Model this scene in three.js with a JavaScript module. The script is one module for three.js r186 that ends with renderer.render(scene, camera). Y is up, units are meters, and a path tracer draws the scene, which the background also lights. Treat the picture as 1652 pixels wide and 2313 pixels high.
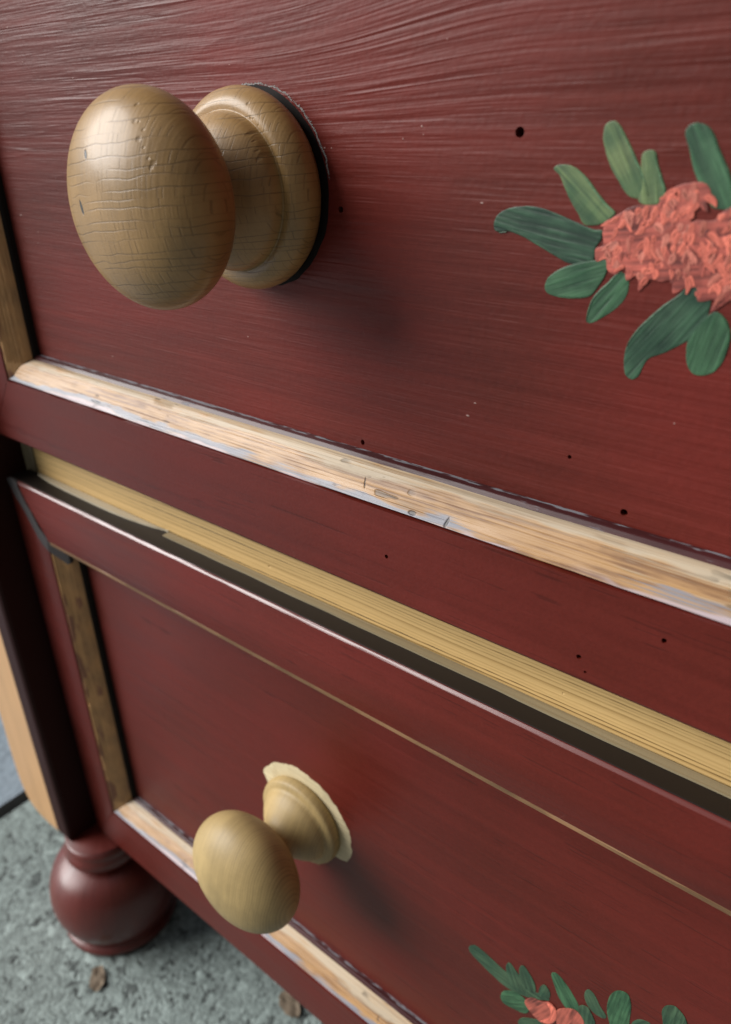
import * as THREE from 'three';
import { mergeGeometries, mergeVertices, toCreasedNormals } from 'three/addons/utils/BufferGeometryUtils.js';

// ---------------------------------------------------------------- camera, sky, sun, exposure
const scene = new THREE.Scene();
const Y0 = 0.469;                                   // the floor is y = 0; drawer fronts are laid out about the camera's height
const camera = new THREE.PerspectiveCamera(67.26, 731 / 1024, 0.01, 60);
camera.position.set(0, Y0, 0.15);
camera.rotation.order = 'YXZ';
camera.rotation.set(THREE.MathUtils.degToRad(-27.356), THREE.MathUtils.degToRad(39.574), THREE.MathUtils.degToRad(-1.423));
camera.focus = 0.215;
camera.userData.fStop = 12;

const SKY = 0.155, SUN = 4.0;
function skyTexture() {
  const w = 64, h = 32, d = new Float32Array(w * h * 4);
  for (let j = 0; j < h; j++) for (let i = 0; i < w; i++) {
    const el = ((j + 0.5) / h - 0.5) * Math.PI, k = (j * w + i) * 4;
    const t = Math.max(0, Math.sin(el));
    const b = SKY * (0.75 + 0.45 * t);
    d[k] = b * 0.92; d[k + 1] = b * 0.97; d[k + 2] = b * 1.08; d[k + 3] = 1;
  }
  const t = new THREE.DataTexture(d, w, h, THREE.RGBAFormat, THREE.FloatType);
  t.mapping = THREE.EquirectangularReflectionMapping; t.magFilter = t.minFilter = THREE.LinearFilter; t.needsUpdate = true;
  return t;
}
scene.background = skyTexture();
scene.environment = scene.background;
const sun = new THREE.DirectionalLight(new THREE.Color(1.0, 0.98, 0.955), SUN);
sun.position.set(-0.25 - 1.28, 0.25 + 0.92, 1.0);
sun.target.position.set(-0.25, 0.25, 0);
sun.castShadow = true; sun.shadow.radius = 82;
sun.shadow.mapSize.set(2048, 2048);
Object.assign(sun.shadow.camera, { left: -0.8, right: 0.8, top: 0.8, bottom: -0.8, near: 0.1, far: 5 });
scene.add(sun, sun.target);

const renderer = new THREE.WebGLRenderer({ antialias: true });
renderer.setSize(731, 1024);
renderer.shadowMap.enabled = true;
renderer.toneMapping = THREE.LinearToneMapping;
renderer.toneMappingExposure = 1.3;

// ---------------------------------------------------------------- helpers
let seed = 20240611;
const rnd = () => { seed = (seed * 1664525 + 1013904223) >>> 0; return seed / 4294967296; };
const rr = (a, b) => a + (b - a) * rnd();
const V3 = (x, y, z) => new THREE.Vector3(x, y, z);
const clamp = (x, a = 0, b = 1) => Math.min(b, Math.max(a, x));
const sstep = (a, b, x) => { const t = clamp((x - a) / (b - a)); return t * t * (3 - 2 * t); };
const lerp = (a, b, t) => a + (b - a) * t;
function hash(ix, iy, s) { let h = (ix | 0) * 374761393 + (iy | 0) * 668265263 + (s | 0) * 974711; h = Math.imul(h ^ (h >>> 13), 1274126177); return ((h ^ (h >>> 16)) >>> 0) / 4294967296; }
function noise(x, y, s = 0) {
  const ix = Math.floor(x), iy = Math.floor(y); let fx = x - ix, fy = y - iy;
  fx = fx * fx * (3 - 2 * fx); fy = fy * fy * (3 - 2 * fy);
  const a = hash(ix, iy, s), b = hash(ix + 1, iy, s), c = hash(ix, iy + 1, s), d = hash(ix + 1, iy + 1, s);
  return a + (b - a) * fx + (c - a) * fy + (a - b - c + d) * fx * fy;
}
function fbm(x, y, s = 0, o = 4) { let v = 0, a = 0.5, t = 0; for (let i = 0; i < o; i++) { v += a * noise(x, y, s + i * 17); t += a; x *= 2.03; y *= 2.03; a *= 0.5; } return v / t; }
const toS = (c) => c <= 0.0031308 ? 12.92 * c : 1.055 * Math.pow(c, 1 / 2.4) - 0.055;
// textures: fn(u metres, v metres) over a w x h pixel sheet covering su x sv metres with its origin at ou, ov
function sheet(w, h, [ou, ov, su, sv], fn, wrap = THREE.MirroredRepeatWrapping) {
  const col = new Uint8Array(w * h * 4), bmp = new Uint8Array(w * h * 4), rgh = new Uint8Array(w * h * 4);
  const o = { r: 0, g: 0, b: 0, h: 0.5, rough: 0.5 };
  for (let j = 0; j < h; j++) for (let i = 0; i < w; i++) {
    fn(ou + (i + 0.5) / w * su, ov + (j + 0.5) / h * sv, o);
    const k = (j * w + i) * 4;
    col[k] = 255 * toS(clamp(o.r)); col[k + 1] = 255 * toS(clamp(o.g)); col[k + 2] = 255 * toS(clamp(o.b)); col[k + 3] = 255;
    bmp[k] = bmp[k + 1] = bmp[k + 2] = 255 * clamp(o.h); bmp[k + 3] = 255;
    rgh[k] = 255; rgh[k + 1] = 255 * clamp(o.rough); rgh[k + 2] = 0; rgh[k + 3] = 255;
  }
  const mk = (a, srgb) => {
    const t = new THREE.DataTexture(a, w, h, THREE.RGBAFormat, THREE.UnsignedByteType);
    t.wrapS = t.wrapT = wrap; t.magFilter = THREE.LinearFilter; t.minFilter = THREE.LinearMipmapLinearFilter; t.generateMipmaps = true;
    if (srgb) t.colorSpace = THREE.SRGBColorSpace;
    t.repeat.set(1 / su, 1 / sv); t.offset.set(-ou / su, -ov / sv);
    t.needsUpdate = true; return t;
  };
  return { map: mk(col, true), bump: mk(bmp), rough: mk(rgh) };
}
function sheetMat(s, bumpScale, extra = {}) {
  return new THREE.MeshPhysicalMaterial({ map: s.map, bumpMap: s.bump, bumpScale, roughnessMap: s.rough, roughness: 1, side: THREE.DoubleSide, ...extra });
}
const plain = (r, g, b, rough, extra = {}) => { const m = new THREE.MeshPhysicalMaterial({ roughness: rough, side: THREE.DoubleSide, ...extra }); m.color.setRGB(r, g, b); return m; };

const used = {};
function numbered(name) { const n = used[name] = (used[name] ?? -1) + 1; return n ? `${name}_${String(n).padStart(3, '0')}` : name; }
function thing(name, label, category, pos, group) {
  const g = new THREE.Group(); g.name = numbered(name); g.position.set(...pos); g.userData = { label, category };
  if (group) g.userData.group = group;
  scene.add(g); return g;
}
const originOf = (p) => { const v = V3(0, 0, 0); for (let q = p; q && q !== scene; q = q.parent) v.add(q.position); return v; };
// geometry is given about the camera's height (y = 0 there); it is moved into its parent's frame
function part(name, geo, mat, parent, label) {
  const o = originOf(parent);
  geo.translate(-o.x, Y0 - o.y, -o.z);
  const m = new THREE.Mesh(geo, mat); m.name = name; m.castShadow = m.receiveShadow = true;
  if (label) m.userData.label = label;
  parent.add(m); return m;
}
function mesh(pos, uv, idx, crease) {
  const g = new THREE.BufferGeometry();
  g.setAttribute('position', new THREE.Float32BufferAttribute(pos, 3));
  g.setAttribute('uv', new THREE.Float32BufferAttribute(uv, 2));
  g.setIndex(idx);
  if (crease !== undefined) return toCreasedNormals(g, crease);
  g.computeVertexNormals(); return g;
}
// box with rounded edges and uv in metres along its long axis
function bar(x0, x1, y0, y1, z0, z1, r = 0.0008, holes = []) {
  const s = new THREE.Shape(); const rx = r;
  s.moveTo(x0 + rx, y0 + rx); s.lineTo(x1 - rx, y0 + rx); s.lineTo(x1 - rx, y1 - rx); s.lineTo(x0 + rx, y1 - rx); s.closePath();
  for (const q of holes) s.holes.push(circleHole(...q));
  const g = new THREE.ExtrudeGeometry(s, { depth: z1 - z0 - 2 * r, bevelEnabled: true, bevelThickness: r, bevelSize: r, bevelSegments: 2, curveSegments: 4 });
  g.translate(0, 0, z0 + r); return g;
}
// one side of a rectangular frame swept along a profile. rects: list of {l, r, b, t, z} from outside to inside
function frameSide(side, rects, { crease = 0.6, n = 60, gap = 0.00015, wob = 0, s = 1 } = {}) {
  const pos = [], uv = [], idx = []; let run = 0;
  const along = (side === 'bottom' || side === 'top') ? 0 : 1;
  rects.forEach((q, k) => {
    if (k) { const p = rects[k - 1]; const d = side === 'bottom' ? q.b - p.b : side === 'top' ? p.t - q.t : side === 'left' ? q.l - p.l : p.r - q.r; run += Math.hypot(d, q.z - p.z); }
    for (let i = 0; i <= n; i++) {
      const t = i / n; let x, y;
      if (side === 'bottom' || side === 'top') { x = lerp(q.l + gap, q.r - gap, t); y = side === 'bottom' ? q.b : q.t; }
      else { y = lerp(q.b + gap, q.t - gap, t); x = side === 'left' ? q.l : q.r; }
      const w = wob * ((q.w ?? 1)) * (fbm((along ? y : x) * 40, k * 1.7, 31 * s, 3) - 0.5);
      if (along) x += w; else y += w;
      pos.push(x, y, q.z + 0.5 * w); uv.push(along ? y : x, run);
    }
  });
  for (let k = 0; k < rects.length - 1; k++) for (let i = 0; i < n; i++) {
    const a = k * (n + 1) + i, b = a + 1, c = a + n + 1, d = c + 1; idx.push(a, b, c, b, d, c);
  }
  return mesh(pos, uv, idx, crease);
}
const smoothPts = (pts, closed = true, n = 8) => new THREE.CatmullRomCurve3(pts.map((p) => V3(p[0], p[1], 0)), closed, 'centripetal').getPoints(pts.length * n);

// ---------------------------------------------------------------- materials
// red chalky paint laid on with a brush
const RED = [0.112, 0.0152, 0.0102];
const specks = []; for (let i = 0; i < 70; i++) specks.push([rr(-0.31, 0.0), i % 4 ? rr(-0.02, 0.06) : rr(-0.08, 0.0), rr(0.00010, 0.00030), rr(0.7, 3.2)]);
function bend(x, y) {
  const a = sstep(-0.015, 0.02, y), d = Math.max(0, -(x + 0.085)) / 0.05;
  return a * 0.0085 * (1 - Math.exp(-d * d)) + 0.0009 * (fbm(x * 12, y * 25, 5, 2) - 0.5);
}
const upperPaint = sheet(2048, 1024, [-0.315, -0.095, 0.32, 0.16], (x, y, o) => {
  const s = y + bend(x, y);
  const top = 0.35 + 0.65 * sstep(-0.035, 0.008, y + 0.012 * (fbm(x * 15, 3, 9, 2) - 0.5));
  const gate = sstep(0.30, 0.62, fbm(x * 26, s * 90, 10, 3));
  const a = fbm(x * 11 + 3, s * 300, 11, 2), b = fbm(x * 30, s * 900, 12, 2), c = fbm(x * 90, s * 2400, 13, 2);
  const fine = fbm(x * 900, y * 900, 15, 2);
  const ridge = Math.pow(clamp(1 - Math.abs(noise(x * 9, s * 210, 16) - 0.5) * 11), 2) * top - 0.8 * Math.pow(clamp(1 - Math.abs(noise(x * 7 + 5, s * 180, 17) - 0.5) * 14), 2) * top;
  const canvas = noise(x * 160, y * 2200, 18) * 0.5 + noise(x * 1500, y * 120, 19) * 0.28;
  let h = 0.5 + top * (0.55 * (a - 0.5) + (0.12 + 0.42 * gate) * (b - 0.5)) + 0.26 * (c - 0.5) + 0.13 * (fine - 0.5) + 0.3 * ridge * (0.3 + 0.7 * gate) + (1.1 - top) * 0.14 * (canvas - 0.39);
  const patch = fbm(x * 22, y * 34, 21, 4), streak = fbm(x * 14, s * 500, 23, 3), big = fbm(x * 7 + 2, y * 11, 27, 2);
  let k = 1.08 + 0.42 * (patch - 0.5) + 0.36 * (streak - 0.5) + 0.3 * (big - 0.5) + 0.16 * (fine - 0.5);
  const brown = clamp(0.5 + 1.8 * (patch - 0.5));
  o.r = RED[0] * k * lerp(0.95, 1.05, brown); o.g = RED[1] * k * lerp(1.10, 0.92, brown); o.b = RED[2] * k * lerp(1.05, 0.95, brown);
  o.rough = 0.47 + 0.14 * (patch - 0.5) + 0.16 * (streak - 0.5);
  for (const q of specks) {
    const dx = (x - q[0]) / q[3], dy = y - q[1];
    if (dx < 0.001 && dx > -0.001 && dy < 0.001 && dy > -0.001) { const d = Math.hypot(dx, dy) / q[2]; if (d < 1) { h += 0.5 * (1 - d * d); if (d < 0.8) { o.r = lerp(o.r, 0.5, 0.6); o.g = lerp(o.g, 0.38, 0.6); o.b = lerp(o.b, 0.34, 0.6); } } }
  }
  o.h = h;
});
const M = {};
M.panel = sheetMat(upperPaint, 0.00030, { specularIntensity: 0.5 });
// smoother red paint over an open-pored grain for rails, stiles and the lower panel
function grainRed(along, s, fineBump) {
  const scr = Array.from({ length: 9 }, (_, i) => { const a = hash(i, s, 1) * 3.14, x = 0.26 * hash(i, s, 2), y = 0.26 * hash(i, s, 3), l = 0.002 + 0.006 * hash(i, s, 4); return [x, y, Math.cos(a), Math.sin(a), l]; });
  return sheet(1024, 1024, [0, 0, 0.26, 0.26], (x, y, o) => {
    const u = along ? y : x, v = along ? x : y;
    const w = v + 0.004 * (fbm(u * 9, v * 9, 41 + s, 2) - 0.5);
    const pore = noise(u * 75, w * 2100, 43 + s), poreMask = fbm(u * 18, w * 150, 45 + s, 3);
    const dash = sstep(0.78, 0.9, pore) * sstep(0.45, 0.68, poreMask);
    const streak = fbm(u * 12, w * 420, 47 + s, 3), patch = fbm(u * 24, v * 30, 49 + s, 4), fine = fbm(u * 1400, v * 1400, 51, 2);
    const big = fbm(u * 9 + 4, v * 13, 53 + s, 2), k = (1.0 + 0.34 * (patch - 0.5) + 0.26 * (streak - 0.5) + 0.35 * (big - 0.5) + 0.16 * (fine - 0.5)) * (1 - 0.28 * dash);
    o.r = RED[0] * 1.02 * k; o.g = RED[1] * k * lerp(1.1, 0.9, patch); o.b = RED[2] * k;
    o.h = 0.5 + fineBump * (0.5 * (streak - 0.5) + 0.16 * (fine - 0.5)) - 0.25 * dash;
    for (const q of scr) { const dx = x - q[0], dy = y - q[1], t = dx * q[2] + dy * q[3]; if (t > 0 && t < q[4]) { const d = Math.abs(dx * q[3] - dy * q[2] + 0.0003 * Math.sin(t * 900)); if (d < 0.00014) { const m = 0.35 * (1 - d / 0.00014) * noise(t * 2500, q[4] * 1e4, 5); o.r = lerp(o.r, 0.4, m); o.g = lerp(o.g, 0.2, m); o.b = lerp(o.b, 0.17, m); o.h -= 0.2 * m; } } }
    o.rough = 0.40 + 0.24 * (patch - 0.5) + 0.12 * (streak - 0.5);
  });
}
M.rail = sheetMat(grainRed(false, 0, 1), 0.00022, { specularIntensity: 0.5 });
M.stile = sheetMat(grainRed(true, 3, 1), 0.00022, { specularIntensity: 0.5 });
M.lowPanel = sheetMat(grainRed(false, 7, 0.8), 0.00016, { specularIntensity: 0.5 });
// bare, worn moulding: tan wood with cream streaks and slate-blue old paint along its outer arris
const MW = 0.0165;
const wornSheet = sheet(2048, 128, [-0.36, 0, 0.4, MW], (u, v, o) => {
  const t = v / MW;                                  // 0 outer arris, 1 at the panel's side
  const wv = t + 0.30 * (fbm(u * 30, t * 2, 61, 3) - 0.5) + 0.12 * (fbm(u * 120, t * 9, 62, 2) - 0.5);
  const g1 = fbm(u * 16, v * 1700, 63, 3), g2 = fbm(u * 40, v * 3600, 64, 2), pat = fbm(u * 45, v * 260, 65, 4);
  let r = 0.37, g = 0.200, b = 0.074;
  const mot = fbm(u * 160, v * 700, 60, 3), br = sstep(0.40, 0.66, g1 * 0.45 + pat * 0.3 + mot * 0.25); r *= lerp(1.15, 0.50, br); g *= lerp(1.18, 0.40, br); b *= lerp(1.2, 0.32, br);
  const cream = sstep(0.47, 0.69, pat * 0.35 + mot * 0.2 + g2 * 0.25 + 0.27 * sstep(0.40, 0.62, wv) * (1 - sstep(0.88, 0.98, wv)) + 0.0);
  r = lerp(r, 0.55, cream * 0.75); g = lerp(g, 0.465, cream * 0.75); b = lerp(b, 0.335, cream * 0.75);
  const slateM = sstep(0.24, 0.19, wv + 0.08 * (mot - 0.5)) * sstep(0.06, 0.11, wv) * sstep(0.34, 0.48, fbm(u * 26, 4, 66, 3) + 0.3 * (g2 - 0.5));
  r = lerp(r, 0.19, slateM * 0.9); g = lerp(g, 0.21, slateM * 0.9); b = lerp(b, 0.26, slateM * 0.9);
  const sheenM = sstep(0.11, 0.06, wv) * sstep(0.3, 0.5, fbm(u * 35, 9, 67, 3) + 0.1);  // pale lavender sheen of the arris painted into the colour
  r = lerp(r, 0.44, sheenM); g = lerp(g, 0.36, sheenM); b = lerp(b, 0.38, sheenM);
  const redM = sstep(0.955, 0.985, wv);
  r = lerp(r, 0.16, redM); g = lerp(g, 0.06, redM); b = lerp(b, 0.06, redM);
  const nick = sstep(0.80, 0.9, noise(u * 190, v * 900, 68)) * sstep(0.55, 0.7, fbm(u * 50, 2, 69, 2)); r *= 1 - 0.6 * nick; g *= 1 - 0.6 * nick; b *= 1 - 0.6 * nick;
  let mark = 0; for (const [mu, mt, hw, ht, sl] of [[-0.0975, 0.12, 0.0006, 0.13, 0.0012], [-0.1085, 0.10, 0.0016, 0.05, 0], [-0.1265, 0.34, 0.0003, 0.13, -0.003]]) { const q = Math.hypot((u - mu - sl * (t - mt)) / hw, (t - mt) / ht); mark = Math.max(mark, sstep(1, 0.5, q)); }
  r = lerp(r, 0.03, mark * 0.9); g = lerp(g, 0.028, mark * 0.9); b = lerp(b, 0.028, mark * 0.9);
  o.r = r; o.g = g; o.b = b;
  o.h = 0.5 + 0.5 * (g1 - 0.5) + 0.3 * (g2 - 0.5) + 0.12 * cream - 0.3 * nick - 0.5 * mark; o.rough = 0.42 + 0.25 * (pat - 0.5) + 0.1 * cream;
});
M.worn = sheetMat(wornSheet, 0.00035);
const brownSheet = sheet(512, 128, [0, 0, 0.12, 0.02], (u, v, o) => {
  const g1 = fbm(u * 40, v * 1900, 71, 3), pat = fbm(u * 160, v * 260, 72, 4), g2 = fbm(u * 500, v * 900, 73, 2);
  const k = 0.75 + 0.7 * (pat - 0.5) + 0.5 * (g1 - 0.5) + 0.25;
  o.r = 0.38 * k; o.g = 0.205 * k * lerp(0.92, 1.06, g1); o.b = 0.078 * k * lerp(0.85, 1.1, g1);
  const rm = sstep(0.62, 0.72, fbm(u * 70, v * 220, 74, 3)); o.r = lerp(o.r, 0.15, rm * 0.7); o.g = lerp(o.g, 0.04, rm * 0.7); o.b = lerp(o.b, 0.03, rm * 0.7);
  o.h = 0.5 + 0.5 * (g1 - 0.5) + 0.3 * (g2 - 0.5); o.rough = 0.5 + 0.2 * (pat - 0.5);
});
M.brown = sheetMat(brownSheet, 0.0003);
// dark plum paint in the quirk of the mouldings, with broken grey-blue flecks along the panel
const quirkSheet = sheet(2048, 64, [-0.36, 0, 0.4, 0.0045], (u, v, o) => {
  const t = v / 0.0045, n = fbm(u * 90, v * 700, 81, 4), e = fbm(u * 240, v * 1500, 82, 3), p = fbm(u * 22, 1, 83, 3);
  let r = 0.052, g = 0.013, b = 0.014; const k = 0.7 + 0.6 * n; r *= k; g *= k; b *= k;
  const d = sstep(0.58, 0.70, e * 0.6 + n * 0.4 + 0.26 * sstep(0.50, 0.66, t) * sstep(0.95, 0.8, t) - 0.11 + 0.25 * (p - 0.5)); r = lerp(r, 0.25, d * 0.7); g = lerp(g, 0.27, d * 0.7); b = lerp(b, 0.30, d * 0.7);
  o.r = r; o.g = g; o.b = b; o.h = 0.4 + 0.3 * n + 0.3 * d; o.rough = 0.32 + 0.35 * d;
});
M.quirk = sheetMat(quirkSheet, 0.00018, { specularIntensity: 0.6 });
M.arris = plain(RED[0], RED[1], RED[2], 0.32, { clearcoat: 0.6, clearcoatRoughness: 0.25 });
M.wallBoard = plain(0.045, 0.034, 0.027, 0.8);
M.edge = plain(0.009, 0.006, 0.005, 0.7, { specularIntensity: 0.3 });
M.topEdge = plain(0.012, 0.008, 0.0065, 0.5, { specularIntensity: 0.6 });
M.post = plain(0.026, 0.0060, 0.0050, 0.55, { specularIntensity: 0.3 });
// bare pine
function pine(along, s, tone, ringMM = 1.5, contrast = 1) {
  return sheet(1024, 512, [0, 0, 0.3, 0.08], (x, y, o) => {
    const u = along ? y : x, v = along ? x : y;
    const w = v + 0.0030 * (fbm(u * 7, v * 60, 91 + s, 3) - 0.5) + 0.0022 * (noise(u * 3, 2, 92 + s) - 0.5) + u * 0.012;
    const q = w * 1000 / ringMM, ph = q + 2.2 * (noise(q * 0.45, 3, 93 + s) - 0.5), f = ph - Math.floor(ph);
    const late = Math.pow(f, 4) * sstep(1.0, 0.93, f) * (0.25 + 1.1 * hash(Math.floor(ph), 7, 94 + s)) * (0.6 + 0.8 * noise(u * 14, Math.floor(ph) * 2.3, 97 + s));
    const fib = fbm(u * 60, v * 3800, 95 + s, 2), pat = fbm(u * 18, v * 90, 96 + s, 3);
    const k = (1 + 0.22 * (fib - 0.5) + 0.25 * (pat - 0.5)) * (1 - 0.55 * contrast * late);
    o.r = tone[0] * k; o.g = tone[1] * k * (1 - 0.1 * contrast * late); o.b = tone[2] * k * (1 - 0.28 * contrast * late);
    o.h = 0.5 + 0.4 * (fib - 0.5) - 0.35 * late; o.rough = 0.5 + 0.12 * (pat - 0.5);
  });
}
M.pineRail = sheetMat(pine(false, 0, [0.62, 0.415, 0.170], 1.45, 2.1), 0.00015);
M.pineSide = sheetMat(pine(true, 5, [0.56, 0.33, 0.155], 6, 0.35), 0.00012);
M.tanWood = sheetMat(pine(false, 17, [0.26, 0.140, 0.066], 0.9, 0.6), 0.00015);
M.paleWood = sheetMat(pine(false, 9, [0.44, 0.385, 0.28], 2.2, 0.4), 0.00015);
M.greyWood = sheetMat(pine(false, 13, [0.25, 0.205, 0.125], 2.2, 0.4), 0.00015);
// knob woods: planar texture through the turned piece, seen from the front
function knobSheet(s, tone, checks) {
  const rows = []; let yy = -0.03; while (yy < 0.032) { rows.push([yy, rr(-0.4, 0.4), rnd()]); yy += rr(0.0012, 0.0030); }
  const holes = checks ? [[-0.0075, 0.0, 0.0006, 0.0017], [-0.0035, 0.0115, 0.0006, 0.0010]] : [[0.0005, -0.0222, 0.0016, 0.0006]];
  const dents = checks ? Array.from({ length: 9 }, (_, i) => [0.0095 + i * 0.0010 + rr(-0.0012, 0.0012), 0.0205 - i * 0.0014 + rr(-0.0014, 0.0014), rr(0.0002, 0.0007)]) : [];
  return sheet(768, 768, [-0.03, -0.03, 0.06, 0.06], (x, y, o) => {
    const wy = y + 0.0013 * (fbm(x * 90, y * 60, 101 + s, 3) - 0.5) - 0.10 * x;
    const fib = fbm(x * 1500, y * 110, 102 + s, 3), fibv = fbm(x * 2600, y * 240, 103 + s, 2), pat = fbm(x * 90, y * 110, 104 + s, 4), fine = fbm(x * 2200, y * 2200, 105, 2);
    let k = 1 + 0.42 * (pat - 0.5) + 0.20 * (fib - 0.5) + 0.12 * (fine - 0.5), h = 0.5 + 0.12 * (fibv - 0.5) + 0.05 * (fine - 0.5);
    let ring = 0;
    if (!checks) {                                   // growth rings of a soft wood, curving round the knob
      const R = Math.hypot(x + 0.030 + 0.002 * (fbm(x * 60, y * 60, 107, 2) - 0.5), (y - 0.012) * 0.8), q = R * 1000 / 0.85, f = q - Math.floor(q);
      ring = Math.pow(f, 2.5) * sstep(1, 0.85, f) * (0.5 + noise(Math.floor(q) * 2.7, 3, 108)); k *= 1 - 0.34 * ring; h -= 0.1 * ring;
    } else {
      const region = sstep(-0.02, -0.013, x + 0.006 * (fbm(y * 150, 2, 109, 2) - 0.5)) * sstep(-0.026, -0.02, y);
      let crack = 0;
      for (let i = 0; i < rows.length; i++) {
        const q = rows[i], d = Math.abs(wy - q[0] - 0.0006 * (noise(x * 260, i * 9, 110) - 0.5));
        if (d < 0.0004) crack = Math.max(crack, sstep(0.00018, 0.00003, d) * sstep(0.15, 0.50, noise(x * 120, i * 5.3, 111) * 0.8 + 0.15 * q[2]) * region);
        if (i < rows.length - 1 && wy >= q[0] && wy < rows[i + 1][0]) {       // short checks between the rows
          const c = x / (0.0011 + 0.0009 * q[2]) + i * 0.37 + 0.3 * (noise(x * 400, i, 112)), f = Math.abs(c - Math.round(c)), n = hash(Math.round(c), i, 113);
          if (n > 0.5) crack = Math.max(crack, sstep(0.09, 0.02, f) * (0.45 + 0.5 * hash(i, Math.round(c), 114)) * region * sstep(-0.004, 0.005, x + 0.006 * (n - 0.5)));
        }
      }
      k *= 1 - 0.42 * crack; h -= 0.18 * crack;
    }
    o.r = tone[0] * k; o.g = tone[1] * k; o.b = tone[2] * k;
    for (const q of holes) { const d = Math.hypot((x - q[0] - (y - q[1]) * -0.25) / q[2], (y - q[1]) / q[3]); if (d < 1.15) { const m = sstep(1.15, 0.8, d); o.r = lerp(o.r, 0.02, m); o.g = lerp(o.g, 0.022, m); o.b = lerp(o.b, 0.02, m); h -= 0.4 * m; } }
    for (const q of dents) { const d = Math.hypot(x - q[0], y - q[1]) / q[2]; if (d < 1) { h -= 0.4 * (1 - d * d); const m = 0.3 * (1 - d); o.r *= 1 - m; o.g *= 1 - m; o.b *= 1 - m; } }
    o.h = h; o.rough = (checks ? 0.46 : 0.55) + 0.16 * (pat - 0.5);
  });
}
M.knobOld = sheetMat(knobSheet(0, [0.310, 0.182, 0.064], true), 0.0003, { clearcoat: 0.3, clearcoatRoughness: 0.24 });
M.knobNew = sheetMat(knobSheet(40, [0.42, 0.300, 0.128], false), 0.0002);
M.rawChip = sheetMat(pine(false, 21, [0.60, 0.51, 0.32], 1.8, 0.5), 0.0001);
M.residue = plain(0.34, 0.32, 0.31, 0.85);
M.filler = plain(0.038, 0.032, 0.032, 0.75);
M.footPaint = sheetMat(grainRed(true, 11, 0.5), 0.0001, { clearcoat: 0.3, clearcoatRoughness: 0.3 });
// hand-painted flowers
function leafSheet(a, b, s) {
  return sheet(256, 256, [-0.1, -0.06, 0.04, 0.04], (x, y, o) => {
    const st = fbm(x * 130 + y * 60, y * 1900, 121 + s, 3), cr = fbm(x * 2300, y * 300, 122 + s, 2), p = fbm(x * 170, y * 170, 123 + s, 3);
    const t = clamp(0.5 + 1.7 * (p - 0.5) + 0.7 * (st - 0.5));
    const k = 1.0 + 1.0 * (st - 0.5) + 0.10 * (cr - 0.5);
    o.r = lerp(a[0], b[0], t) * k; o.g = lerp(a[1], b[1], t) * k; o.b = lerp(a[2], b[2], t) * k;
    o.h = 0.5 + 0.6 * (st - 0.5) + 0.08 * (cr - 0.5); o.rough = 0.48 + 0.2 * (p - 0.5);
  });
}
M.leafDark = sheetMat(leafSheet([0.010, 0.036, 0.020], [0.034, 0.088, 0.046], 0), 0.00022);
M.leafMid = sheetMat(leafSheet([0.016, 0.060, 0.028], [0.046, 0.120, 0.056], 5), 0.00022);
M.leafLight = sheetMat(leafSheet([0.034, 0.088, 0.038], [0.125, 0.175, 0.068], 9), 0.00025);
M.leafPale = sheetMat(leafSheet([0.07, 0.165, 0.085], [0.13, 0.24, 0.125], 25), 0.00015);
M.leafDull = sheetMat(leafSheet([0.020, 0.055, 0.030], [0.050, 0.095, 0.050], 12), 0.0002);
M.coral = sheetMat(leafSheet([0.50, 0.115, 0.078], [0.72, 0.18, 0.12], 15), 0.00015);
M.coralUnder = sheetMat(leafSheet([0.13, 0.027, 0.022], [0.44, 0.098, 0.070], 33), 0.0001);
M.coralPale = sheetMat(leafSheet([0.36, 0.10, 0.07], [0.52, 0.16, 0.115], 37), 0.0001);
M.coralThin = sheetMat(leafSheet([0.15, 0.038, 0.030], [0.42, 0.105, 0.072], 19), 0.00015);

// ---------------------------------------------------------------- ground
const concrete = sheet(1536, 1536, [-0.75, -0.35, 0.75, 0.75], (x, y, o) => {
  let d1 = 9, d2 = 9, id = 0; const cs = 0.0052, qx = x / cs + 1.3 * fbm(x * 300, y * 300, 138, 2), qy = y / cs + 1.3 * fbm(x * 300, y * 300, 139, 2), ix = Math.floor(qx), iy = Math.floor(qy);
  for (let a = -1; a <= 1; a++) for (let b = -1; b <= 1; b++) {
    const px = ix + a + hash(ix + a, iy + b, 131), py = iy + b + hash(ix + a, iy + b, 132), d = Math.hypot(px - qx, py - qy);
    if (d < d1) { d2 = d1; d1 = d; id = hash(ix + a, iy + b, 133); } else if (d < d2) d2 = d;
  }
  const f = fbm(x * 380, y * 380, 134, 3), c = fbm(x * 25, y * 25, 135, 3), fine = fbm(x * 1100, y * 1100, 136, 2);
  const stone = sstep(0.02, 0.22, d2 - d1);
  let k = 0.31 * (0.45 + 0.8 * f + 0.16 * (id - 0.4) * stone + 0.3 * (c - 0.5) + 0.5 * (fine - 0.5)) * lerp(0.92, 1.03, stone);
  const pit = sstep(0.68, 0.76, fbm(x * 230, y * 230, 137, 3)) ; k *= 1 - 0.6 * pit;
  if (id > 0.955) k *= 0.4; if (id < 0.04) k *= 1.5;
  o.r = k * 0.85; o.g = k * 1.03; o.b = k * 0.98;
  o.h = 0.45 + 0.35 * stone * (0.5 + 0.5 * id) + 0.2 * (f - 0.5) - 0.4 * pit; o.rough = 0.75;
});
M.concrete = sheetMat(concrete, 0.0011);
const pavingSheet = sheet(256, 256, [0, 0, 0.3, 0.3], (x, y, o) => { const f = fbm(x * 300, y * 300, 141, 4), c = fbm(x * 40, y * 40, 142, 3); const k = 0.30 * (0.7 + 0.35 * f + 0.3 * c); o.r = k * 0.80; o.g = k * 0.98; o.b = k * 1.14; o.h = f; o.rough = 0.6; });
M.paving = sheetMat(pavingSheet, 0.001);
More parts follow.
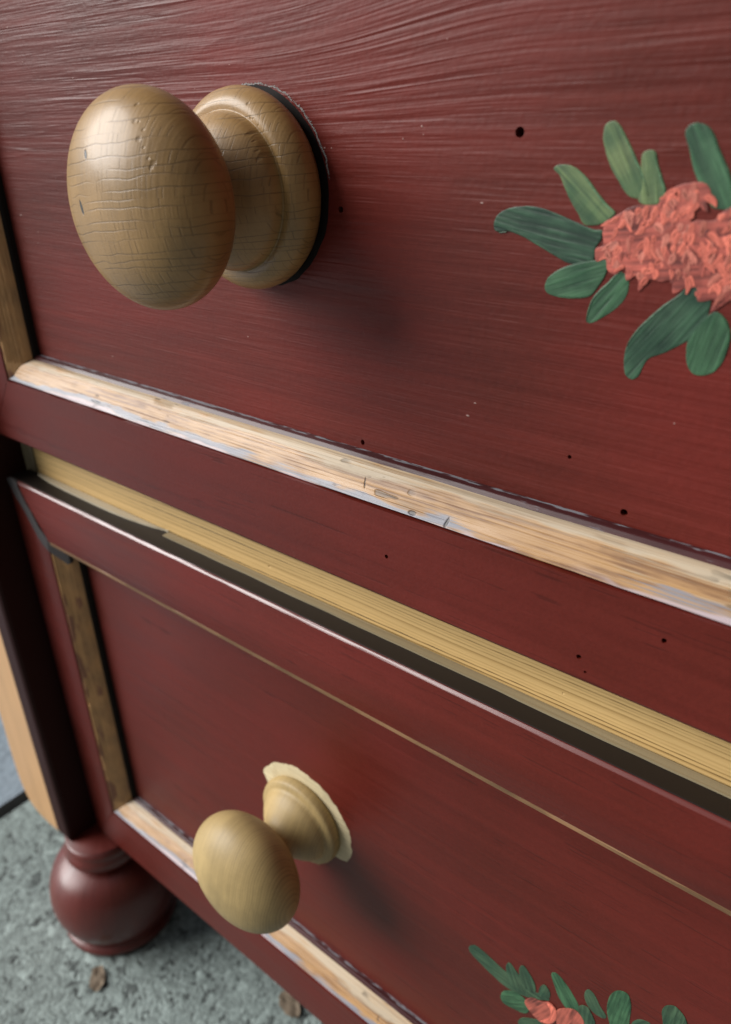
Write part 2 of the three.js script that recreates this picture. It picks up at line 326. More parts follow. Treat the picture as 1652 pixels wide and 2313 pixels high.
function struct(name, geo, mat, label, category) { const m = new THREE.Mesh(geo, mat); m.name = name; m.userData = { kind: 'structure', label, category }; m.receiveShadow = m.castShadow = true; scene.add(m); return m; }
{
  // concrete slab: a sheet with real unevenness, fine near the chest and coarse far off
  const ax = (a, b, c, d, n) => { const v = []; for (let i = 0; i <= 6; i++) v.push(lerp(a, b, i / 6)); for (let i = 1; i <= n; i++) v.push(lerp(b, c, i / n)); for (let i = 1; i <= 6; i++) v.push(lerp(c, d, i / 6)); return v; };
  const xs = ax(-0.4821, -0.482, -0.1, 8, 170), zs = ax(-6, -0.12, 0.22, 8, 160), pos = [], uv = [], idx = [];
  for (const z of zs) for (const x of xs) { const far = Math.abs(x + 0.3) > 0.25 || Math.abs(z) > 0.25; pos.push(x, far ? -0.0004 : -0.0004 + 0.0009 * (fbm(x * 260, z * 260, 151, 3) - 0.58), z); uv.push(x, z); }
  const nx = xs.length; for (let j = 0; j < zs.length - 1; j++) for (let i = 0; i < nx - 1; i++) { const a = j * nx + i; idx.push(a, a + nx, a + 1, a + 1, a + nx, a + nx + 1); }
  struct('concrete_floor', mesh(pos, uv, idx), M.concrete, 'rough grey concrete slab with exposed aggregate under the chest', 'floor');
  const jb = new THREE.BoxGeometry(0.012, 0.004, 14); jb.translate(-0.4885, -0.022, 1); struct('joint', jb, M.edge, 'dark open joint at the edge of the concrete slab', 'joint');
  const e1 = new THREE.BoxGeometry(0.002, 0.02, 14); e1.translate(-0.4831, -0.0115, 1); struct('slab_edge', e1, M.edge, 'dark side of the concrete slab in the joint', 'slab edge');
  const pv = new THREE.BoxGeometry(8, 0.04, 14); pv.translate(-4.4945, -0.0205, 1); const p = pv.attributes.position, u = pv.attributes.uv; for (let i = 0; i < p.count; i++) u.setXY(i, p.getX(i), p.getZ(i));
  struct('paving', pv, M.paving, 'blue grey paving beyond the dark joint', 'paving');
}

{
  // unseen dark boarded wall added to the right of the chest, out of the picture: it shuts off the light from that side
  const w = new THREE.Group(); w.name = 'added_shade_wall'; w.position.set(0.62, 0, 0.6); w.userData = { label: 'unseen dark board wall added right of the chest to block light', category: 'wall' }; scene.add(w);
  for (let i = 0; i < 16; i++) { const g = new THREE.BoxGeometry(0.03, 0.146, 2.6); const m = new THREE.Mesh(g, M.wallBoard); m.name = 'plank'; m.position.set(0, 0.075 + i * 0.15, 0); m.castShadow = m.receiveShadow = true; w.add(m); }
}

// ---------------------------------------------------------------- chest of drawers: carcass
const PINE_HOLES = [[-0.1793, -0.1447, 0.0007], [-0.0642, -0.1436, 0.00045]];
const XL = -0.345, XR = 0.305, ZP = -0.012;         // drawer fronts' side edges; depth of the sunk panels
const chest = thing('chest_of_drawers', 'oxblood red painted pine chest with bun feet on concrete', 'chest', [-0.02, 0, -0.15]);
const mirrorX = (g) => { g.scale(-1, 1, 1); g.translate(XL + XR, 0, 0); if (g.index) { const a = g.index.array; for (let i = 0; i < a.length; i += 3) { const t = a[i]; a[i] = a[i + 2]; a[i + 2] = t; } } g.computeVertexNormals(); return g; };
{
  const ZF = -0.0115, ZB = -0.36, TOP = 0.16;
  part('crossrail', bar(-0.337, 0.297, -0.165, -0.120, ZF - 0.05, ZF, 0.0006, PINE_HOLES), M.pineRail, chest, 'bare yellow pine rail showing between the drawers');
  part('crossrail', bar(-0.337, 0.297, 0.114, 0.140, ZF - 0.05, ZF), M.pineRail, chest);
  part('bottom_board', bar(-0.349, 0.309, -0.3895, -0.380, ZB, ZF - 0.001), M.edge, chest);
  part('top_board', bar(-0.42, 0.38, TOP, TOP + 0.018, ZB, 0.03), M.rail, chest);
  part('back_board', bar(-0.349, 0.309, -0.379, TOP - 0.001, ZB, ZB + 0.01), M.edge, chest);
  const sideEdge = () => bar(-0.3495, -0.3400, -0.379, TOP - 0.001, ZB + 0.011, ZF - 0.0005);
  part('side_board', sideEdge(), M.greyWood, chest); part('side_board', mirrorX(sideEdge()), M.greyWood, chest);
  // dark pilaster standing proud beside the drawers, and the bare pine board with its rounded lower corner
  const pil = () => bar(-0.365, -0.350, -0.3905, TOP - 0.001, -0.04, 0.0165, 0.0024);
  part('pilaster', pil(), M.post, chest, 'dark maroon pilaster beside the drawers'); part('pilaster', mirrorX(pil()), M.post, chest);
  const sb = () => {
    const s = new THREE.Shape(); s.moveTo(-0.3655, TOP - 0.002);
    s.lineTo(-0.408, TOP - 0.002); s.lineTo(-0.4085, -0.33); s.bezierCurveTo(-0.4105, -0.362, -0.4115, -0.385, -0.4015, -0.394); s.bezierCurveTo(-0.394, -0.4005, -0.380, -0.4010, -0.3655, -0.398); s.closePath();
    const g = new THREE.ExtrudeGeometry(s, { depth: 0.016, bevelEnabled: true, bevelThickness: 0.004, bevelSize: 0.003, bevelOffset: -0.003, bevelSegments: 5, curveSegments: 24 }); g.translate(0, 0, -0.006); return g;
  };
  part('corner_board', sb(), M.pineSide, chest, 'bare pine corner board with a rounded lower end'); part('corner_board', mirrorX(sb()), M.pineSide, chest);
  // bun feet
  const prof = [[0, 0], [0.0345, 0], [0.0362, 0.0015], [0.0365, 0.0035], [0.0358, 0.0053], [0.0336, 0.0062], [0.0334, 0.0072], [0.0338, 0.0082]];
  for (let i = 1; i <= 8; i++) { const y = lerp(0.0088, 0.029, i / 8); prof.push([0.0402 * Math.sqrt(1 - Math.pow((y - 0.029) / 0.0375, 2)), y]); }
  for (let i = 1; i <= 14; i++) { const a = lerp(0, 1.22, i / 14); prof.push([0.0402 * Math.pow(Math.cos(a), 0.56), 0.029 + 0.0318 * Math.sin(a)]); }
  prof.push([0.0192, 0.0598], [0.0198, 0.0608], [0.0226, 0.0618], [0.0246, 0.0640], [0.0250, 0.0670], [0.0236, 0.0700], [0.0225, 0.0720], [0.0225, 0.0788], [0, 0.0788]);
  const foot = () => { const g = new THREE.LatheGeometry(prof.map((p) => new THREE.Vector2(p[0], p[1])), 72); const u = g.attributes.uv; for (let i = 0; i < u.count; i++) u.setXY(i, u.getX(i) * 0.2, u.getY(i) * 0.1); return g; };
  for (const [x, z] of [[-0.3470, -0.004], [0.312, -0.004], [-0.33, -0.32], [0.29, -0.32]]) { const g = foot(); g.translate(x, -Y0, z); part('bun_foot', g, M.footPaint, chest); }
}

// ---------------------------------------------------------------- drawers
function circleHole(x, y, r) { const p = new THREE.Path(); p.absellipse(x, y, r, r * rr(0.9, 1.25), 0, Math.PI * 2); return p; }
function drawer(name, label, y0, y1, zf, wTop, wBot, mats, holes, railHoles = []) {
  const wS = 0.024, wm = 0.010, lip = 0.0107;
  const g = thing(name, label, 'drawer', [(XL + XR) / 2, y0 + Y0, -0.15], 'drawers in the red chest');
  const out = { l: XL, r: XR, b: y0, t: y1 }, inn = { l: XL + wS, r: XR - wS, b: y0 + wBot, t: y1 - wTop };
  const mix = (t, z, d = 0) => ({ l: lerp(out.l, inn.l, t) + d, r: lerp(out.r, inn.r, t) - d, b: lerp(out.b, inn.b, t) + d, t: lerp(out.t, inn.t, t) - d, z: zf + z });
  const AR = 0.0010, arris = [mix(0, -lip)]; for (let i = 0; i <= 7; i++) { const a = i / 7 * Math.PI / 2; arris.push(mix(0, -AR * (1 - Math.sin(a)), AR * (1 - Math.cos(a)))); }
  const rail = [mix(0, 0, AR), mix(0.5, 0), mix(1, 0, -0.0006), mix(1, -0.0002, -0.0001), mix(1, -0.0008, 0)];
  const off = (o, z) => ({ l: inn.l + o, r: inn.r - o, b: inn.b + o, t: inn.t - o, z: zf + z });
  // bare ovolo: a small arris, a hollow, then a rounded slope falling to the quirk
  const mp = [[0.0001, -0.0012], [0.0005, -0.0007], [0.0010, -0.0008], [0.0016, -0.0017], [0.0024, -0.0023], [0.0034, -0.0026], [0.0046, -0.0031], [0.0060, -0.0039], [0.0071, -0.0050], [0.0079, -0.0065], [0.0083, -0.0080], [0.0085, -0.0090]].map(([o, z]) => off(o, z));
  const mt = [[0.0001, -0.0010], [0.0003, -0.0005], [0.0008, -0.0004], [0.0019, -0.0005], [0.0023, -0.0010], [0.0034, -0.0026], [0.0057, -0.0039], [0.0072, -0.0064], [0.0085, -0.0090]].map(([o, z]) => off(o, z));
  const qp = [[0.0085, -0.0090], [0.0088, -0.0093], [0.0095, -0.0096], [0.0099, -0.0102], [0.0101, -0.0112], [0.0102, -0.0126]].map(([o, z]) => off(o, z));
  for (const side of ['bottom', 'top', 'left', 'right']) {
    const horiz = side === 'bottom' || side === 'top';
    if (side === 'bottom') {                         // flat board pierced by worm holes
      const a = rail[0], b = mix(1, 0, -0.0003), sh = new THREE.Shape(), e = 0.00015; sh.moveTo(a.l + e, a.b); sh.lineTo(a.r - e, a.b); sh.lineTo(b.r - e, b.b); sh.lineTo(b.l + e, b.b); sh.closePath();
      for (const q of railHoles) sh.holes.push(circleHole(...q));
      const rg = new THREE.ExtrudeGeometry(sh, { depth: 0.006, bevelEnabled: false, curveSegments: 8 }); rg.translate(0, 0, zf - 0.006); part('rail', rg, M.rail, g);
    } else part(horiz ? 'rail' : 'stile', frameSide(side, rail, { crease: 0.9, n: 4 }), horiz ? M.rail : M.stile, g);
    part('arris', frameSide(side, arris, { crease: 0.9, n: 120, wob: 0.0002, s: 5 }), M.arris, g);
    part('moulding', frameSide(side, side === 'top' ? mt : mp, { crease: 1.2, n: 160, wob: 0.0006, s: horiz ? 1 : 2 }), side === 'bottom' ? M.worn : side === 'top' ? M.tanWood : M.brown, g);
    part('quirk', frameSide(side, qp, { crease: 1.0, n: 160, wob: 0.00018, s: 3 }), side === 'bottom' ? M.quirk : M.edge, g);  // side and top quirks near-black: shade on this face put into its colour
  }
  const s = new THREE.Shape(); const e = 0.011;
  s.moveTo(inn.l + 0.0095, inn.b + 0.0095); s.lineTo(inn.r - 0.0095, inn.b + 0.0095); s.lineTo(inn.r - 0.0095, inn.t - 0.0095); s.lineTo(inn.l + 0.0095, inn.t - 0.0095); s.closePath();
  for (const [x, y, r] of holes) s.holes.push(circleHole(x, y, r));
  const pg = new THREE.ExtrudeGeometry(s, { depth: 0.006, bevelEnabled: false, curveSegments: 10 }); pg.translate(0, 0, zf + ZP - 0.006);
  const panel = part('panel', pg, mats.panel, g);
  part('drawer_box', bar(XL + 0.012, XR - 0.012, y0 + 0.009, y1 - 0.012, -0.33, zf + ZP - 0.0065), M.edge, g);
  return { g, panel };
}
const upper = drawer('drawer', 'red drawer with larger painted coral flower and crackled wooden knob', -0.1275, 0.113, 0, 0.027, 0.0295, { panel: M.panel },
  [[-0.0889, -0.0042, 0.0011], [-0.0551, -0.0846, 0.0009], [-0.1343, -0.0858, 0.0007], [-0.1397, -0.0220, 0.0008], [-0.0700, -0.0742, 0.0005]],
  [[-0.0568, -0.1203, 0.0007], [-0.1166, -0.1128, 0.0006], [-0.0547, -0.1240, 0.0004], [-0.0378, -0.1068, 0.0006]]);
const lower = drawer('drawer', 'red drawer with smooth pale knob in chipped ring, above bun foot', -0.390, -0.150, 0, 0.0268, 0.031, { panel: M.lowPanel }, []);

// bare wood at the back of the lower drawer's top edge, paler where the paint has come away
{
  const strip = (x0, x1, z0, y, taper = 0) => {
    const n = 90, pos = [], uv = [], idx = [];
    for (let i = 0; i <= n; i++) { const x = lerp(x0, x1, i / n), zf = z0 + 0.0006 * (fbm(x * 60, 1, 161, 3) - 0.5) - taper * 0.0032 * Math.pow(Math.abs(2 * i / n - 0.9), 3); for (const [yy, z] of [[y - 0.004, zf], [y, zf - 0.0004], [y, -0.0110], [y - 0.004, -0.0112]]) { pos.push(x, yy, z); uv.push(x, z); } }
    for (let i = 0; i < n; i++) for (let k = 0; k < 3; k++) { const a = i * 4 + k, b = a + 4; idx.push(a, b, a + 1, b, b + 1, a + 1); }
    return mesh(pos, uv, idx, 0.6);
  };
  part('bare_edge', strip(-0.334, -0.2375, -0.0070, -0.1489, 1), M.paleWood, lower.g, 'pale bare wood sliver where paint came away');
  part('bare_edge', strip(-0.2370, 0.300, -0.0074, -0.1492), M.greyWood, lower.g);
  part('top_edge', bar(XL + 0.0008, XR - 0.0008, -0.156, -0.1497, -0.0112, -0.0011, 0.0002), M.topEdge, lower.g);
  // open mitre packed with dark filler
  const pts = [[-0.3445, -0.1505], [-0.3370, -0.1503], [-0.3335, -0.1575], [-0.3275, -0.1660], [-0.3225, -0.1725], [-0.3180, -0.1765], [-0.3140, -0.1800], [-0.3110, -0.1845], [-0.3120, -0.1880], [-0.3165, -0.1850], [-0.3215, -0.1815], [-0.3262, -0.1780], [-0.3305, -0.1715], [-0.3360, -0.1630], [-0.3415, -0.1560]];
  const fg = new THREE.ExtrudeGeometry(new THREE.Shape(smoothPts(pts, true, 5).map((p) => new THREE.Vector2(p.x + rr(-0.0002, 0.0002), p.y + rr(-0.0002, 0.0002)))), { depth: 0.0012, bevelEnabled: true, bevelSize: 0.0004, bevelThickness: 0.0004, bevelSegments: 2 });
  fg.translate(0, 0, -0.0010); const p = fg.attributes.position;
  for (let i = 0; i < p.count; i++) { const x = p.getX(i); p.setZ(i, p.getZ(i) + 0.0006 * (fbm(x * 400, p.getY(i) * 400, 165, 3) - 0.5) - (x > -0.321 ? (x + 0.321) * 0.45 : 0)); } fg.computeVertexNormals();
  part('mitre_filler', fg, M.filler, lower.g, 'dark grey filler in the open mitre joint');
}

// knobs: turned about the axis that stands out of the panel
function knobGeo(prof, n = 96) {
  const g = new THREE.LatheGeometry(prof.map((p) => new THREE.Vector2(p[0], p[1])), n); g.rotateX(Math.PI / 2);
  const p = g.attributes.position, u = g.attributes.uv; for (let i = 0; i < p.count; i++) u.setXY(i, p.getX(i), p.getY(i)); return g;
}
function headPts(R, T, hc, r0, out) { const a0 = -Math.acos(Math.pow(r0 / R, 1 / 0.9)); for (let i = 0; i <= 40; i++) { const a = lerp(a0, Math.PI / 2, i / 40); out.push([Math.max(0, R * Math.pow(Math.max(0, Math.cos(a)), 0.9)), hc + T * Math.sign(Math.sin(a)) * Math.pow(Math.abs(Math.sin(a)), 1.0)]); } return out; }
const profU = headPts(0.0257, 0.0147, 0.0377, 0.0125, [[0.0100, 0], [0.0100, 0.0014], [0.0230, 0.0014], [0.0246, 0.0022], [0.0256, 0.0042], [0.0258, 0.0062], [0.0254, 0.0080], [0.0243, 0.0098], [0.0228, 0.0112], [0.0212, 0.0119], [0.0203, 0.0113], [0.0199, 0.0118], [0.0197, 0.0136], [0.0188, 0.0156], [0.0168, 0.0176], [0.0146, 0.0194], [0.0126, 0.0210], [0.0113, 0.0226], [0.0111, 0.0240]]);
const profL = headPts(0.0256, 0.0156, 0.0346, 0.0115, [[0.0195, 0], [0.0206, 0.0010], [0.0209, 0.0024], [0.0206, 0.0042], [0.0200, 0.0052], [0.0182, 0.0056], [0.0170, 0.0060], [0.0167, 0.0072], [0.0155, 0.0094], [0.0132, 0.0116], [0.0108, 0.0136], [0.0091, 0.0156], [0.0084, 0.0174], [0.0086, 0.0190]]);
function ringChip(cx, cy, R, amp, z, th, mat, parent, name, a0 = 0, a1 = Math.PI * 2, r0 = 0.018, s = 0) {
  const n = 140, pos = [], uv = [], idx = [], full = a1 - a0 > 6.28;
  for (let i = 0; i <= n; i++) {
    const a = lerp(a0, a1, i / n), c = Math.cos(a), q = Math.sin(a), fade = full ? 1 : Math.min(1, Math.min(i, n - i) / 12);
    const k = full ? fbm(c * 4 + 10, q * 4 + 10, 171 + s, 4) : fbm(a * 9, 2, 171 + s, 4);
    const Ro = Math.max(r0 + 0.0002, lerp(r0, R * (1 + amp * (k - 0.5) * 2), fade));
    const hh = th * (0.55 + 0.9 * fbm(a * 22, 5, 175 + s, 3)) * fade;
    [[r0, hh], [lerp(r0, Ro, 0.5), hh * 1.05], [lerp(r0, Ro, 0.92), hh], [Ro, -0.0002]].forEach(([r, h]) => { pos.push(cx + r * c, cy + r * q, z + h); uv.push(r * c, r * q); });
  }
  for (let i = 0; i < n; i++) for (let k = 0; k < 3; k++) { const a = i * 4 + k, b = a + 4; idx.push(a, b, a + 1, b, b + 1, a + 1); }
  return part(name, mesh(pos, uv, idx, 0.7), mat, parent);
}
{
  const kU = [-0.1690, -0.0184], kL = [-0.1720, -0.2676];
  for (const x of [kU[0], XL + XR - kU[0]]) { const g = knobGeo(profU); g.translate(x, kU[1], ZP); part('knob', g, M.knobOld, upper.g, 'crackled tan wooden knob'); }
  for (const x of [kL[0], XL + XR - kL[0]]) { const g = knobGeo(profL); g.translate(x, kL[1], ZP); part('knob', g, M.knobNew, lower.g, 'smooth pale wooden knob'); }
  ringChip(kU[0], kU[1], 0.0259, 0.03, ZP, 0.00012, M.edge, upper.panel, 'gap_shade_ring', 0, Math.PI * 2, 0.0200, 6);  // flat dark ring: shade of the gap behind the base, put into colour
  const crumbs = [];
  for (let i = 0; i < 1500; i++) {
    const a = rr(0.12, 1.85), dens = fbm(a * 5, 3, 201, 3) * Math.min(1, (a - 0.1) * 4) * Math.min(1, (1.9 - a) * 4); if (rnd() > dens * 1.5) continue;
    const r = 0.0261 + 0.0008 * (fbm(a * 12, 4, 203, 2) - 0.5) + rr(-0.0003, 0.0004) * rnd(), g = new THREE.IcosahedronGeometry(rr(0.00005, 0.00018) * rr(0.5, 1), 0), ca = Math.cos(a), sa = Math.sin(a);
    g.scale(rr(0.7, 1.8), rr(0.7, 1.4), 0.6); g.rotateZ(a + Math.PI / 2 + rr(-0.5, 0.5)); g.translate(kU[0] + r * ca, kU[1] + r * sa, ZP + 0.00004); crumbs.push(g);
  }
  const cm = part('filler_residue', mergeGeometries(crumbs), M.residue, upper.panel, 'grey crumbs of old filler round the knob'); cm.userData.kind = 'stuff';
  ringChip(kL[0], kL[1], 0.0266, 0.035, ZP, 0.00014, M.rawChip, lower.panel, 'chipped_ring', -0.75, 3.05, 0.019, 3);
  ringChip(kL[0], kL[1], 0.0262, 0.03, ZP, 0.0004, M.knobNew, lower.panel, 'chipped_ring', -1.72, -1.25, 0.0225, 8);
}

// painted flowers: raised strokes of paint on the panels, outlines in millimetres
function stroke(pts, th = 0.00010) {
  const s = new THREE.Shape(smoothPts(pts.map(([x, y]) => [x / 1000, y / 1000]), true, 5).map((p) => new THREE.Vector2(p.x + 0.00012 * (fbm(p.x * 2500, p.y * 2500, 181, 2) - 0.5), p.y + 0.00012 * (fbm(p.x * 2500, p.y * 2500, 182, 2) - 0.5))));
  const g = new THREE.ExtrudeGeometry(s, { depth: th * 0.5, bevelEnabled: true, bevelThickness: th * 0.5, bevelSize: 0.0004, bevelOffset: -0.0004, bevelSegments: 2, curveSegments: 4 });
  // texture runs along the stroke, as the brush did
  let cx = 0, cy = 0, xx = 0, xy = 0, yy = 0; for (const [x, y] of pts) { cx += x / pts.length; cy += y / pts.length; } for (const [x, y] of pts) { xx += (x - cx) ** 2; xy += (x - cx) * (y - cy); yy += (y - cy) ** 2; }
  const an = 0.5 * Math.atan2(2 * xy, xx - yy), c = Math.cos(an), q = Math.sin(an), p = g.attributes.position, u = g.attributes.uv, o = (cx * 7.3 + cy * 3.1) / 1000;
  for (let i = 0; i < p.count; i++) { const x = p.getX(i) - cx / 1000, y = p.getY(i) - cy / 1000; u.setXY(i, x * c + y * q + o, -x * q + y * c + o * 1.7); }
  return g;
}
let layer = 0;
function paintLeaf(pts, mat, parent, name = 'painted_leaf', lift) { const g = stroke(pts); g.translate(0, 0, ZP + (lift ?? (layer = (layer + 1) % 6) * 0.000025) + 0.00001); return part(name, g, mat, parent); }
function leafEdge(pts, t0, t1, mat, parent) {            // a ridge of paint pushed up along one side of a brush stroke
  const c = smoothPts(pts.map(([x, y]) => [x / 1000, y / 1000]), true, 8), n = c.length - 1, a = Math.round(t0 * n), b = Math.round(t1 * n), pos = [], uv = [], idx = [];
  let cx = 0, cy = 0; for (const p of c) { cx += p.x / c.length; cy += p.y / c.length; }
  for (let i = a; i <= b; i++) {
    const p = c[((i % n) + n) % n], q = c[(((i + 1) % n) + n) % n]; let nx = -(q.y - p.y), ny = q.x - p.x; const L = Math.hypot(nx, ny) || 1; nx /= L; ny /= L; if (nx * (cx - p.x) + ny * (cy - p.y) < 0) { nx = -nx; ny = -ny; }
    const w = 0.00030 * Math.sin(Math.PI * (i - a + 0.5) / (b - a + 1)) * (0.5 + fbm(i * 0.3, t0 * 50, 211, 2)) + 0.00003;
    for (const [o, h] of [[0.00012, 0.00012], [0.00012 + w * 0.5, 0.00027], [0.00012 + w, 0.00020]]) { pos.push(p.x + nx * o, p.y + ny * o, ZP + h); uv.push(p.x, p.y); }
  }
  for (let i = 0; i < b - a; i++) for (let k = 0; k < 2; k++) { const u = i * 3 + k, v = u + 3; idx.push(u, v, u + 1, v, v + 1, u + 1); }
  return part('painted_leaf_edge', mesh(pos, uv, idx), mat, parent);
}
const UP = {
  A: [[-70.2, -5.1], [-69.9, -2.9], [-68.3, -2.3], [-67.0, -3.1], [-65.0, -5.7], [-62.5, -9.5], [-61.2, -11.4], [-60.1, -13.6], [-59.6, -16.2], [-61.9, -16.2], [-63.6, -15.7], [-66.0, -13.1], [-68.0, -10.5], [-69.4, -7.6]],
  A2: [[-61.8, -9.8], [-61.7, -8.0], [-60.5, -7.4], [-59.3, -7.7], [-58.4, -10.0], [-57.1, -12.5], [-56.1, -15.1], [-57.0, -16.7], [-59.6, -17.3], [-61.4, -16.6], [-61.0, -13.8]],
  B: [[-80.3, -11.1], [-79.4, -10.4], [-76.6, -10.4], [-74.2, -11.5], [-72.0, -13.3], [-69.8, -15.6], [-67.7, -17.5], [-65.8, -19.1], [-67.3, -20.7], [-69.1, -21.5], [-72.2, -21.7], [-74.0, -19.5], [-75.9, -17.2], [-77.4, -14.8], [-78.8, -12.4]],
  C: [[-94.0, -23.2], [-93.2, -21.0], [-91.0, -19.6], [-87.5, -18.8], [-83.2, -18.8], [-78.9, -19.8], [-74.7, -21.1], [-70.1, -22.5], [-68.0, -22.7], [-68.3, -24.5], [-69.3, -26.3], [-69.4, -28.5], [-74.5, -29.8], [-78.0, -28.6], [-82.5, -26.7], [-86.6, -25.0], [-90.2, -24.1], [-93.4, -24.3]],
  D: [[-80.1, -35.1], [-79.3, -33.1], [-76.9, -31.2], [-73.7, -29.8], [-69.4, -28.7], [-66.2, -28.6], [-66.3, -31.1], [-67.6, -33.8], [-69.3, -36.1], [-72.9, -37.0], [-77.2, -37.1], [-79.6, -36.4]],
  E: [[-69.5, -41.7], [-69.4, -38.9], [-68.5, -36.2], [-65.7, -32.9], [-63.3, -30.5], [-61.6, -31.4], [-61.0, -33.5], [-61.7, -36.1], [-63.8, -38.6], [-66.7, -40.9], [-68.6, -41.9]],
  F: [[-60.0, -48.9], [-59.7, -45.3], [-58.5, -42.5], [-56.3, -39.5], [-53.4, -36.2], [-50.3, -33.4], [-48.1, -30.1], [-45.6, -30.5], [-44.2, -34.4], [-44.6, -38.0], [-46.1, -41.4], [-48.6, -43.6], [-51.9, -46.0], [-54.7, -47.6], [-55.6, -49.3], [-56.4, -51.8], [-57.7, -52.7], [-59.2, -51.9]],
  G: [[-47.2, -45.6], [-47.3, -42.7], [-46.0, -40.0], [-44.7, -37.6], [-42.9, -36.2], [-41.0, -37.2], [-39.5, -39.8], [-39.3, -42.2], [-39.8, -45.5], [-41.1, -48.0], [-43.0, -49.2], [-45.2, -49.2], [-46.5, -47.8]],
  H: [[-54.2, -4.5], [-53.6, -3.2], [-52.1, -2.8], [-50.1, -3.5], [-48.9, -4.8], [-47.5, -7.2], [-45.8, -9.8], [-44.6, -11.9], [-43.6, -14.9], [-43.5, -17.0], [-47.0, -17.2], [-48.3, -15.1], [-50.4, -12.7], [-51.7, -10.5], [-53.0, -7.2]],
};
const lm = { A: M.leafLight, A2: M.leafLight, B: M.leafLight, C: M.leafDark, D: M.leafMid, E: M.leafMid, F: M.leafDark, G: M.leafMid, H: M.leafMid };
for (const k of Object.keys(UP)) paintLeaf(UP[k], lm[k], upper.panel);
for (const [k, a, b] of [['A', 0.2, 0.55], ['A2', 0.3, 0.6], ['B', 0.15, 0.55], ['C', 0.25, 0.48], ['C', 0.72, 0.98], ['D', 0.05, 0.4], ['D', 0.7, 0.95], ['E', 0.0, 0.4], ['F', 0.05, 0.35], ['G', 0.35, 0.6], ['H', 0.2, 0.55]]) leafEdge(UP[k], a, b, k < 'C' ? M.leafPale : M.leafMid, upper.panel);
const shift = (pts, dx, dy, a = 0, k = 1) => { const cx = pts.reduce((s, p) => s + p[0], 0) / pts.length, cy = pts.reduce((s, p) => s + p[1], 0) / pts.length; return pts.map(([x, y]) => [cx + dx + k * ((x - cx) * Math.cos(a) - (y - cy) * Math.sin(a)), cy + dy + k * ((x - cx) * Math.sin(a) + (y - cy) * Math.cos(a))]); };
paintLeaf(shift(UP.H, 7.5, -3.0, -0.35, 0.85), M.leafDark, upper.panel);           // runs on out of the picture
paintLeaf(shift(UP.A, 38, -3, -0.6), M.leafLight, upper.panel);
paintLeaf(shift(UP.C, 62, -2, Math.PI), M.leafDark, upper.panel);
const inside = (x, y, P) => { let c = false; for (let i = 0, j = P.length - 1; i < P.length; j = i++) { const [xi, yi] = P[i], [xj, yj] = P[j]; if ((yi > y) !== (yj > y) && x < (xj - xi) * (y - yi) / (yj - yi) + xi) c = !c; } return c; };
const BLOOM = [[-68.0, -22.7], [-67.2, -20.9], [-64.8, -19.1], [-62.1, -17.6], [-59.2, -17.3], [-57.1, -17.0], [-56.1, -15.0], [-54.2, -13.7], [-51.7, -13.0], [-49.4, -12.9], [-47.9, -14.1], [-47.7, -15.7], [-49.0, -17.1], [-50.5, -17.7], [-50.5, -19.9], [-49.2, -19.5], [-46.3, -19.4], [-45.2, -18.1], [-43.2, -16.7], [-39.7, -16.0], [-36.2, -18.2], [-34.1, -22.4], [-34.3, -27.4], [-36.1, -30.8], [-40.6, -33.7], [-43.9, -36.4], [-43.6, -34.0], [-46.6, -34.6], [-47.4, -32.0], [-49.4, -32.3], [-51.7, -33.7], [-52.4, -31.2], [-54.7, -31.6], [-56.7, -31.4], [-58.8, -34.0], [-59.4, -30.8], [-61.7, -32.1], [-62.3, -29.3], [-64.2, -31.1], [-66.0, -30.4], [-66.7, -28.2], [-68.6, -28.9], [-69.1, -26.3], [-67.6, -25.5]];
{
  const u = stroke(BLOOM, 0.00010); u.translate(0, 0, ZP + 0.00018);
  const bloom = part('painted_blossom', u, M.coralUnder, upper.panel);
  const dabs = [];
  for (let i = 0; i < 3000 && dabs.length < 210; i++) {
    const x = rr(-69, -34), y = rr(-36, -13); if (!inside(x, y, BLOOM)) continue;
    const a = -Math.PI / 2 + rr(-0.9, 0.9) + (x + 52) * 0.012, l = rr(1.5, 3.4), w = rr(0.45, 0.85);
    const ex = x + Math.cos(a) * l, ey = y + Math.sin(a) * l; if (!inside(ex, ey, BLOOM) && rnd() < 0.75) continue;
    const c = Math.cos(a), s = Math.sin(a), P = (t, q) => [x + c * t * l - s * q * w, y + s * t * l + c * q * w], cv = rr(-0.5, 0.5);
    const g = stroke([P(0, -0.5), P(0, 0.5), P(0.35, 0.9 + cv), P(0.75, 0.6 + cv), P(1, 0.0), P(0.75, -0.5 + cv), P(0.35, -0.9 + cv)], 0.00004);
    g.translate(0, 0, ZP + 0.00029 + (dabs.length % 9) * 0.000006); dabs.push(g);
  }
  [M.coral, M.coralPale, M.coralUnder].forEach((mt, k) => { const m = part('painted_petals', mergeGeometries(dabs.filter((_, i) => [0, 0, 1, 0, 2, 1, 0][i % 7] === k)), mt, upper.panel); m.userData.kind = 'stuff'; });
}
